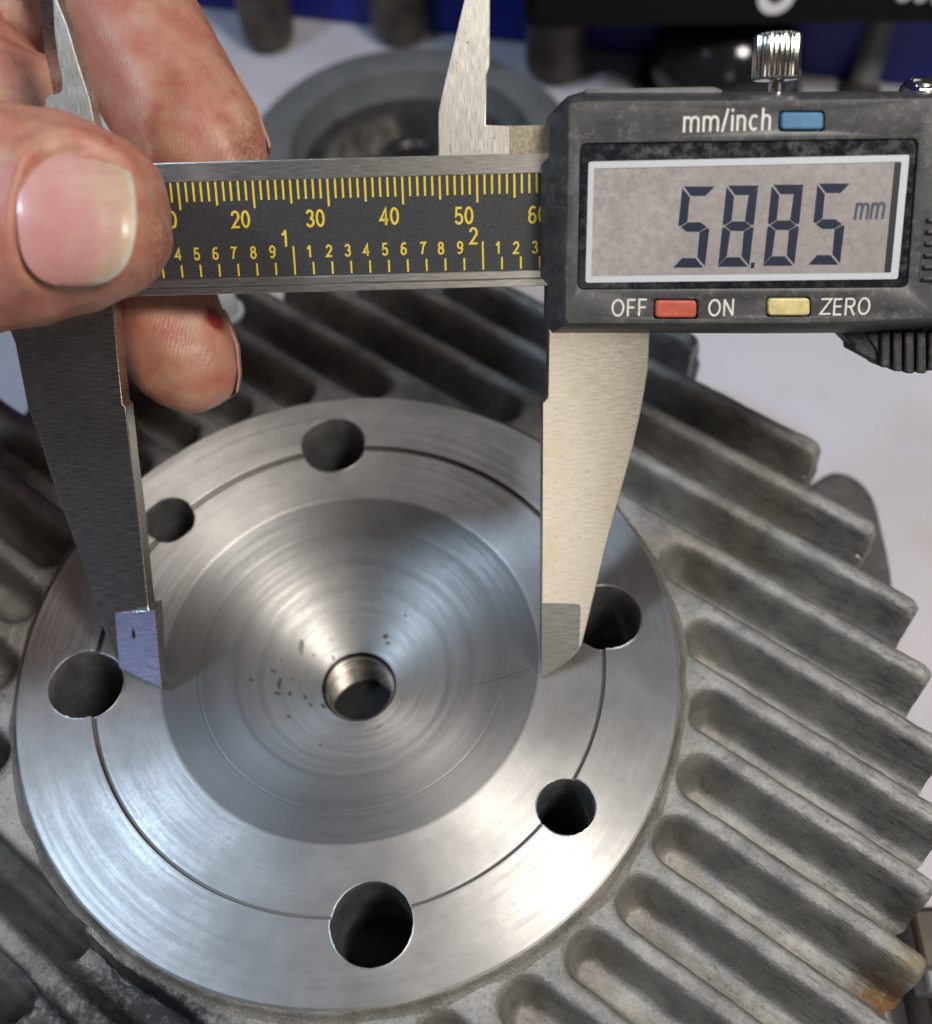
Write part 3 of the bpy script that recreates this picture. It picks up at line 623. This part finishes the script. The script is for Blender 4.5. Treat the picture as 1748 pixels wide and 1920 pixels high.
def seg_digit(mb,ch,ox,oy):
    # digit box in crop pixels, slanted; each segment a hexagonal bar
    w,h,sl=132.,356.,38.
    on={'5':'afgcd','8':'abcdefg'}[ch]
    def pt(u,v): return c4(ox+u+ (1-v/h)*sl, oy+v)
    th=42.
    S_={'a':[(4,0),(w+8,0),(w-th*.7,th),(th*.95,th)],'d':[(-4,h),(w-4,h),(w-th-2,h-th),(th*.7,h-th)],
        'f':[(-2,6),(th*.85,th+6),(th*.85,h/2-th*.55),(8,h/2-4),(-2,h/2-8)],'e':[(-2,h/2+8),(8,h/2+4),(th*.85,h/2+th*.55),(th*.85-4,h-th-6),(-2,h-6)],
        'b':[(w+4,6),(w+4,h/2-8),(w-6,h/2-4),(w-th*.9,h/2-th*.55),(w-th*.8,th+4)],'c':[(w+4,h/2+8),(w+2,h-6),(w-th*.85,h-th-4),(w-th*.9,h/2+th*.55),(w-6,h/2+4)],
        'g':[(10,h/2),(th*.9,h/2-th*.5),(w-th*.9,h/2-th*.5),(w-8,h/2),(w-th*.9,h/2+th*.5),(th*.9,h/2+th*.5)]}
    for s_ in on:
        P=CP([pt(*q) for q in S_[s_]],SG); mb.add([(p[0],p[1],SG) for p in P],[tuple(range(len(P)))])
for ch,ox,oy in (('5',612,456),('8',806,452),('8',1004,448),('5',1204,443)):
    seg=MB(); seg_digit(seg,ch,ox+6,oy+10); seg.build('reading_digit',M_seg,housing,None)
P=CP([c4(955,800),c4(972,798),c4(968,824),c4(952,824)],SG); MB().add([(p[0],p[1],SG) for p in P],[(0,1,2,3)]).build('decimal_point',M_seg,housing,None)
u=MB(); q=CP([(1601,412)],SG)[0]
for k_ in (0,1): glyph(u,'m',2.9,q[0]+k_*2.0,q[1],SG,.36,.78,.10)
u.build('unit_mark',M_seg2,housing,None)
for nm,mt,(x0,y0,x1,y1) in BT:
    P=CP([(x0,y0),(x1,y0),(x1,y1),(x0,y1)],CF+.3); MB().prism(rounded(P,.55),CF-1.2,CF+.55).build(nm,mt,housing,60,bevel=.25,seg=3)
def label(name,s_,x0,x1,y0,y1,wd):
    P=CP([(x0,y0),(x1,y1)],CF+.02); w=P[1][0]-P[0][0]; h=P[0][1]-P[1][1]; xs=w/text_w(s_,h,.12,1.0); x=P[0][0]; mb=MB()
    for ch in s_: glyph(mb,ch,h,x,P[1][1],CF+.015,wd,xs); x+=(GL[ch][0]+.12)*h*xs
    mb.build(name,M_white,housing,None)
label('mm_inch_print','mm/inch',1282,1446,206,244,.30); label('off_print','OFF',1147,1213,561,592,.26); label('on_print','ON',1329,1376,561,592,.26); label('zero_print','ERO',1564,1631,559,590,.26)
for ch,x_,z_ in CASE_TXT:
    mb=MB(); glyph(mb,ch,9,0,0,0,1.3); mesh('case_letter',[(p[0]+x_-2,-.5,p[1]+z_) for p in mb.v],mb.f,M_frame,case,None)
GL['Z']=(.56,[[(.05,.94),(.50,.94),(.04,.06),(.50,.06)]])
label('zero_print','Z',1539,1560,559,590,.24)
# top ridge, clamp screw, grips
P=CP([(1098,166),(1340,162),(1356,168),(1356,182),(1094,182)],1.5); MB().prism(P,-2,1.5).build('top_ridge',m_plastic('worn_black_plastic',(.08,.078,.072),(.17,.165,.15),.35),housing,bevel=.3)
sc0=CP([(1457,158)],-.5)[0]; sc1=CP([(1460,62)],-.5)[0]; scb=CP([(1457,150)],-.5)[0]; sr=3.05
def knurl(ax,b0_,b1,cc,rad,nt,depth):
    n=nt*6; rings=[]
    for (b,k) in ((b0_,.86),(b0_+.12,.95),(b0_+.35,1),(b1-.35,1),(b1-.12,.95),(b1,.86)):
        ring_=[]
        for i in range(n):
            a=2*math.pi*i/n; ph=(i%6)/6; q=rad-depth*(abs(ph-.5)*2)**1.5*(k>.9)
            ring_.append((ax+q*k*math.sin(a),b,cc+q*k*math.cos(a)))
        rings.append(ring_)
    return rings
MB().loft(knurl(sc1[0],scb[1],sc1[1],-.5,sr,26,.22)).build('clamp_screw',M_chrome,housing,40)
nk=[]
for b,rr in ((sc0[1]-1.5,1.05),(sc0[1]+.1,1.05),(sc0[1]+.2,.9),(scb[1]+.1,.9)):
    nk.append([(sc0[0]+rr*math.sin(a),b,-.5+rr*math.cos(a)) for a in np.linspace(0,2*math.pi,24,endpoint=False)])
MB().loft(nk).build('screw_neck',M_chrome,housing,40)
wp=CP([(1705,172)],-1)[0]
w_=MB().loft(knurl(0,0,3.0,0,4.6,22,.35)).build('fine_adjust_wheel',M_chrome,housing,40)
w_.matrix_local=Matrix.Translation((wp[0]+1.5,wp[1]-2.7,-2))@Matrix.Rotation(math.radians(-90),4,'Z')@Matrix.Translation((0,-1.5,0))
lowp=[(1560,600),(1576,622),(1601,648),(1602,659),(1623,670),(1648,684),(1697,697),(1725,699),(1780,690),(1860,660),(1860,600)]
lg=MB().prism(CP(lowp,-1),-5.5,-1).build('thumb_grip',M_black2,CAL,bevel=.35)
for i in range(6):
    x=1652+i*22.5; yb_=[690,697,701,701,695,690][i]; P=CP([(x,622),(x+18,622),(x+18,yb_),(x,yb_-1)],0); MB().prism(P,-5.2,.1).build('grip_rib',M_black2,lg,bevel=.3)
P=CP([(1625,626),(1650,626),(1650,664)],-.6); MB().prism(P,-3,-.6).build('grip_facet',M_black,lg,bevel=.15)
P=CP([(1735,395),(1800,394),(1790,528),(1722,530)],CF+.05); MB().prism(P,CF-2,CF+.06).build('grip_panel',M_black2,housing,bevel=.1)
for i in range(6):
    y=408+i*22; x0=1741-i*2; P=CP([(x0,y),(1790,y),(1790,y+9),(x0,y+9)],CF+.5); MB().prism(P,CF-.5,CF+.6).build('grip_ridge',M_black,housing,bevel=.2)

# ------------------------------------------------------------------ hand
def m_skin():
    n=NT('skin'); n.set(Roughness=.42,Subsurface_Weight=.18,Subsurface_Scale=1.6,Specular_IOR_Level=.45)
    n.b.inputs['Subsurface Radius'].default_value=(1.0,.35,.2)
    a=n.noise(.09,4,.6); b=n.noise(.28,5,.65); g=n.noise(1.1,6,.7)
    c=n.mix((.38,.17,.115),(.43,.24,.16),n.ramp(a,[(.35,0),(.65,1)]))
    c=n.mix(c,(.36,.10,.075),n.math('MULTIPLY',n.ramp(b,[(.40,0),(.66,1)]),.8))
    gr=n.ramp(n.noise(.8,7,.75),[(.60,0),(.74,1)])
    c=n.mix(c,(.10,.06,.035),n.math('MULTIPLY',gr,.35))
    for (px,py,dp,rad_) in ((318,440,122,6.5),(300,540,123,6),(490,285,146,7),(440,600,149,4)):
        vm=n.n('ShaderNodeVectorMath',operation='DISTANCE'); n.l(n.obj(),vm.inputs[0]); vm.inputs[1].default_value=tuple(c2w(at(px,py,dp))[0])
        fm=n.math('SUBTRACT',1.0,n.math('DIVIDE',vm.outputs['Value'],rad_),True)
        c=n.mix(c,(.07,.045,.025),n.math('MULTIPLY',fm,n.ramp(n.noise(1.7,6,.75),[(.45,0),(.62,1)])))
    vm=n.n('ShaderNodeVectorMath',operation='DISTANCE'); n.l(n.obj(),vm.inputs[0]); vm.inputs[1].default_value=tuple(c2w(at(408,597,148))[0])
    fm=n.math('SUBTRACT',1.0,n.math('DIVIDE',n.math('ADD',vm.outputs['Value'],n.math('MULTIPLY',g,1.2)),3.2),True); c=n.mix(c,(.22,.012,.015),n.ramp(fm,[(.05,0),(.35,.9)]))
    n.base(c)
    w=n.n('ShaderNodeTexWave',wave_type='BANDS',bands_direction='X'); w.inputs['Scale'].default_value=.62; w.inputs['Distortion'].default_value=11; w.inputs['Detail'].default_value=2; w.inputs['Detail Scale'].default_value=.35
    n.l(n.map((1,.55,1),(0,0,.5)),w.inputs['Vector'])
    b1=n.bump(w.outputs['Fac'],.2,.08); vo=n.n('ShaderNodeTexVoronoi',feature='DISTANCE_TO_EDGE'); vo.inputs['Scale'].default_value=2.1; n.l(n.map((1,.6,1),(0,0,.4)),vo.inputs['Vector']); b0_=n.bump(n.ramp(vo.outputs['Distance'],[(0,0),(.20,1)]),.2,.07,b1); b2=n.bump(g,.35,.18,b0_); n.bump(n.noise(4.5,3,.6),.2,.05,b2); return n.m
M_skin=m_skin()
def tube(mb,st,n=28):
    # stations: px,py,depth,half width (mm, across), half thickness (mm, along view)
    C=np.array([at(*q[:3]) for q in st]); rings=[]
    for i,q in enumerate(st):
        T=C[min(i+1,len(C)-1)]-C[max(i-1,0)]; T/=np.linalg.norm(T); Sd=np.cross(T,[0,0,1.]); Sd/=np.linalg.norm(Sd); D=np.cross(Sd,T)
        ring_=[C[i]+Sd*q[3]*math.cos(a)+D*q[4]*math.sin(a) for a in np.linspace(0,2*math.pi,n,endpoint=False)]
        rings.append(c2w(np.array(ring_)).tolist())
    mb.loft(rings)
DT=122.0
k=FOC/DT
top=[(-420,150),(-250,180),(-100,196),(0,198),(60,201),(120,215),(180,241),(230,274),(265,306),(290,345),(306,388),(314,420)]
bot=[(-420,700),(-250,668),(-100,640),(0,618),(60,608),(120,598),(180,584),(230,571),(262,556),(288,526),(304,486),(313,450)]
th=[12,12,11.5,11,10.6,10.2,9.6,8.8,7.8,6.3,4.3,2.4]
hb=MB(); stn=[]
for (xt,yt),(xb,yb2),t_ in zip(top,bot,th): stn.append(((xt+xb)/2,(yt+yb2)/2,DT+ (0 if xt>0 else xt*-.01),(yb2-yt)/2/k,t_))
stn.append((317.5,434,DT,.5,.5))
tube(hb,stn,40)
def finger(pts): tube(hb,pts)
# index finger behind the upper part of the beam, fingertip to the lower right
kk=FOC/150
IDX=[(60,-330,158,11,10),(130,-180,156,10.6,9.6),(215,-20,153.5,10.2,9.2),(278,104,151.5,10.4,8.8),(334,208,150.0,10.2,8.2),(375,270,149.6,9.8,7.6),(408,318,149.8,8.6,7.0),(436,358,150.2,6.6,5.6),(455,385,150.5,4.2,4),(462,398,150.6,2,2)]; finger(IDX)
# middle finger under the beam
MID=[(-60,120,156,9.5,9.5),(120,330,155,9.3,9.0),(240,470,153.6,9.0,8.6),(292,560,152.5,8.7,8.2),(325,630,151.8,8.5,7.8),(355,690,151.4,8.0,7.0),(374,728,151.3,6.4,5.6),(386,755,151.4,4.0,3.6),(391,769,151.5,1.5,1.5)]; finger(MID)
# folded finger and thumb web in the upper left
finger([(-420,-120,172,11,11),(-160,-60,170,11,11),(-20,10,168,10,10),(70,60,167,8,8),(110,90,167,5,5)])
finger([(-500,260,150,14,12),(-250,210,150,12,11),(-90,190,150,10.5,10),(20,190,151,8.5,9),(90,210,152,7.5,8),(160,240,154,6,7)])
finger([(-620,180,160,30,22),(-420,160,160,27,20),(-330,150,160,24,18)])
finger([(-560,420,140,24,18),(-420,420,132,18,14),(-300,424,126,15,12)])
finger([(-420,-60,160,22,16),(-250,-140,160,18,14),(-60,-200,158,12,11),(60,-260,158,11,10)])
finger([(-420,60,162,20,14),(-240,60,160,15,12),(-60,120,156,10,10)])
fa=[(-70,62,48,22),(-88,40,48,28),(-92,17,53,29),(-130,6,60,32),(-200,-10,78,35),(-300,-35,105,38),(-330,-40,112,30)]
def w2p(q): c_=w2c([q[:3]])[0]; return (c_[0]/c_[2]*FOC+CX,c_[1]/c_[2]*FOC+CY,c_[2],q[3],q[3]*.85)
finger([w2p(q) for q in fa])
hand=hb.build('hand',None)
rm=hand.modifiers.new('remesh','REMESH'); rm.mode='VOXEL'; rm.voxel_size=.55
sm=hand.modifiers.new('smooth','SMOOTH'); sm.factor=.5; sm.iterations=6
bake(hand); me=hand.data
nv=len(me.vertices); co=np.empty(nv*3); me.vertices.foreach_get('co',co); co=co.reshape(-1,3)
no=np.empty(nv*3); me.vertices.foreach_get('normal',no); no=no.reshape(-1,3)
cc=w2c(co); PX=cc[:,0]/cc[:,2]*FOC+CX; PY=cc[:,1]/cc[:,2]*FOC+CY
# thumb nail bed: signed distance to a rounded outline (pixels of the photo at thumb depth)
NC=(144,402); NA,NBh=112,136; PW=2.7
def nail_sd(px,py):
    x=(px-NC[0]); y=(py-NC[1]); ang=.03; xr=x*math.cos(ang)+y*math.sin(ang); yr=-x*math.sin(ang)+y*math.cos(ang)
    q=(np.abs(xr/NA)**PW+np.abs(yr/NBh)**PW)**(1/PW); return (q-1)*118
thumb=(cc[:,2]<DT+2)&(PX>-60)&(PX<330)
facing=(no@(-CAM_R[2]))>0.1
sd=nail_sd(PX,PY)
dz=np.where(sd<0,-1.0*np.clip(-sd/9,0,1),.38*np.exp(-((sd-16)/15)**2)*np.where(PX>200,.25,1.0)-.2*np.exp(-(sd/5)**2))
fw=np.clip(((no@(-CAM_R[2]))-.35)/.4,0,1); dz=np.where(thumb,dz*fw,0)
co=co+no*dz[:,None]
# knuckle creases and soft irregularity
ir=.14*np.sin(co[:,0]*.8+co[:,1]*.5)+.10*np.sin(co[:,1]*1.3-co[:,2]*.7); co+=no*ir[:,None]
# press against the beam
L=cpl(co); tb_=(cc[:,2]<DT+14)&(PY>150)
isth=(w2c(co)[:,2]<137)
L[:,2]=np.where(isth&(L[:,1]>52)&(L[:,1]<82)&(L[:,2]<.12),.12,L[:,2])
bk_=(~isth)&(L[:,1]>40)&(L[:,2]>-3.75)&(PX>95); L[:,2]=np.where(bk_,-3.75,L[:,2])
co=cpw(L)
me.vertices.foreach_set('co',co.ravel()); me.materials.clear(); me.materials.append(M_skin); me.polygons.foreach_set('use_smooth',[True]*len(me.polygons)); me.update()
hand.name='hand'; tag(hand,'bare hand pinching the caliper ruler with thumb in front and fingers behind','person')
# thumb nail
def m_nail():
    n=NT('fingernail'); n.set(Roughness=.36,Subsurface_Weight=.15,Subsurface_Scale=1.0,Specular_IOR_Level=.5,Coat_Weight=.15)
    uvn=n.n('ShaderNodeAttribute',attribute_name='nail'); x=n.n('ShaderNodeSeparateXYZ'); n.l(uvn.outputs['Vector'],x.inputs[0])
    rid=n.noise(3.0,3,.6,n.map((.25,7,1),vec=uvn.outputs['Vector'])); bl=n.noise(1.6,4,.6,uvn.outputs['Vector'])
    c=n.mix((.50,.245,.22),(.47,.30,.225),n.ramp(x.outputs[0],[(.0,0),(.72,1)])); c=n.mix(c,(.46,.145,.155),n.math('MULTIPLY',n.ramp(bl,[(.42,0),(.68,1)]),.6))
    edge=n.math('MULTIPLY',n.math('ADD',x.outputs[2],n.math('MULTIPLY',n.math('SUBTRACT',bl,.5),.05)),n.ramp(x.outputs[0],[(.42,0),(.66,1)])); c=n.mix(c,(.47,.35,.22),n.ramp(edge,[(.74,0),(.86,.8)])); c=n.mix(c,(.44,.41,.33),n.ramp(edge,[(.89,0),(.93,1)])); c=n.mix(c,(.20,.15,.10),n.ramp(edge,[(.985,0),(1.0,.8)]))
    n.base(c); c=n.mix(c,(.40,.15,.16),n.math('MULTIPLY',n.ramp(rid,[(.45,0),(.7,1)]),.28)); n.base(c); n.bump(rid,.3,.12); return n.m
M_nail=m_nail()
nu,nvv=36,36; v=[];uv=[];f=[]
for layer in (0,1):
    for i in range(nu+1):
        for j in range(nvv+1):
            u_=i/nu*2-1; w_=j/nvv*2-1
            # square to superellipse
            m_=max(abs(u_),abs(w_)); nn=(abs(u_)**PW+abs(w_)**PW)**(1/PW) or 1; su,sw=u_*m_/nn,w_*m_/nn
            px=NC[0]+su*(NA-1); py=NC[1]+sw*(NBh-1)
            x_=np.interp(px,[q[0] for q in stn],[q[1] for q in stn]); hw=np.interp(px,[q[0] for q in stn],[q[3] for q in stn])*k
            thk=np.interp(px,[q[0] for q in stn],[q[4] for q in stn]); thk=max(thk,9.0-max(0,(px-200))*.012)
            yy=(py-x_)/max(hw,150); dep=DT-thk*math.sqrt(max(1-yy*yy,.05))+.28+.5*(max(abs(su),abs(sw))**6)*.6
            if px>200: dep-=.35*((px-200)/55)**1.0
            v.append(c2w(at(px,py,dep+layer*.55))[0]); uv.append(((px-(NC[0]-NA))/(2*NA),(py-(NC[1]-NBh))/(2*NBh),max(abs(u_),abs(w_))))
n1=(nvv+1)
for layer in (0,1):
    o_=layer*(nu+1)*n1
    for i in range(nu):
        for j in range(nvv):
            q=(o_+i*n1+j,o_+i*n1+j+1,o_+(i+1)*n1+j+1,o_+(i+1)*n1+j); f.append(q if layer else q[::-1])
O_=(nu+1)*n1; border=[i*n1 for i in range(nu+1)]+[nu*n1+j for j in range(1,n1)]+[i*n1+nvv for i in range(nu-1,-1,-1)]+[j for j in range(nvv-1,0,-1)]
for a,b in zip(border,border[1:]+border[:1]): f.append((a,b,b+O_,a+O_))
nail=mesh('thumbnail',v,f,M_nail,hand,50)
at_=nail.data.attributes.new('nail','FLOAT_VECTOR','POINT'); at_.data.foreach_set('vector',np.array(uv).ravel())
# nails seen edge-on at the two fingertips
def edge_nail(name,path,inn,d0,d1,mat):
    P=smooth_poly(path,6); Q=smooth_poly(inn,6); m=len(P); v=[]
    for (p,q) in zip(P,Q): v+=[c2w(at(q[0],q[1],d0))[0],c2w(at(p[0],p[1],(d0+d1)/2))[0],c2w(at(p[0]+1.5,p[1],d1))[0],c2w(at(q[0]+2,q[1],d1))[0]]
    f=[]
    for i in range(m-1):
        for a in range(4): f.append((4*i+a,4*i+(a+1)%4,4*(i+1)+(a+1)%4,4*(i+1)+a))
    f+=[(0,1,2,3),tuple(4*(m-1)+a for a in (3,2,1,0))]
    return mesh(name,v,f,mat,hand,60)
M_nail2=simple('fingernail_edge',(.42,.24,.18),.36,Subsurface_Weight=.1)
def wrap_nail(st,i0,i1,a0,a1,ext):
    C=np.array([at(*q[:3]) for q in st]); K=len(st); tt=np.linspace(i0,i1,12); v=[]; m=9
    f_=lambda arr,t: np.array([np.interp(t,range(K),arr[:,c]) for c in range(arr.shape[1])])
    hw=np.array([[q[3],q[4]] for q in st])
    for lay in (0,1):
        for t in tt:
            T=f_(C,min(t+.4,K-1))-f_(C,max(t-.4,0)); T/=np.linalg.norm(T); Sd=np.cross(T,[0,0,1.]); Sd/=np.linalg.norm(Sd)
            if Sd[0]<0: Sd=-Sd
            D=np.array([0,0,1.])-T*T[2]; D/=np.linalg.norm(D); w_,h_=f_(hw,t); tip=((t-i0)/(i1-i0))
            w_=max(w_,hw[int(i0)][0]*(1-.55*tip**2)); h_=max(h_,hw[int(i0)][1]*(1-.5*tip**2))
            for k_ in range(m):
                a=math.radians(a0+(a1-a0)*k_/(m-1)); g_=.975+.055*lay
                v.append(c2w(f_(C,t)+Sd*w_*g_*math.cos(a)+D*h_*g_*math.sin(a)+T*ext*tip**2)[0])
    f=[]; N=12*m
    for lay in (0,1):
        for p in range(11):
            for k_ in range(m-1):
                b=lay*N+p*m+k_; f.append((b,b+1,b+m+1,b+m))
    bd=[p*m for p in range(12)]+[11*m+k_ for k_ in range(1,m)]+[p*m+m-1 for p in range(10,-1,-1)]+[k_ for k_ in range(m-2,0,-1)]
    for a,b in zip(bd,bd[1:]+bd[:1]): f.append((a,b,b+N,a+N))
    return mesh('fingernail',v,f,M_nail2,hand,60)
wrap_nail(MID,4.0,6.6,-4,110,1.2)
wrap_nail(IDX,4.0,6.2,-2,110,1.0)

# small white plug behind the fingertip
wpz=on_z([(425,590)],ZT)[0]
pl=thing('plastic_plug','small white plastic plug on the dark fins just under the ruler','plastic plug',tuple(wpz+np.array([0,0,.1])))
Mw=simple('white_plastic',(.62,.66,.70),.4)
lathe('plug_body',[(0,0),(2.6,0),(2.8,.3),(2.6,7),(2.2,7.6),(0,7.6)],Mw,pl,24); lathe('plug_flange',[(2.7,0.2),(3.6,.3),(3.6,1.1),(2.7,1.3)],Mw,pl,24)

bz=on_z([(1830,1800)],-30)[0]
fb=thing('finned_casting','dark finned casting cut off by the right edge below the rusty fin','machine part',(bz[0],bz[1],ZB))
MB().prism([(-7,-45),(40,-45),(40,9),(-7,9)],0,12).build('casting_body',M_brown,fb,bevel=1)
for k in range(4): MB().prism([(-9,-44+k*13),(40,-44+k*13),(40,-40+k*13),(-9,-40+k*13)],11,17).build('casting_rib',M_greyp,fb,bevel=.8)
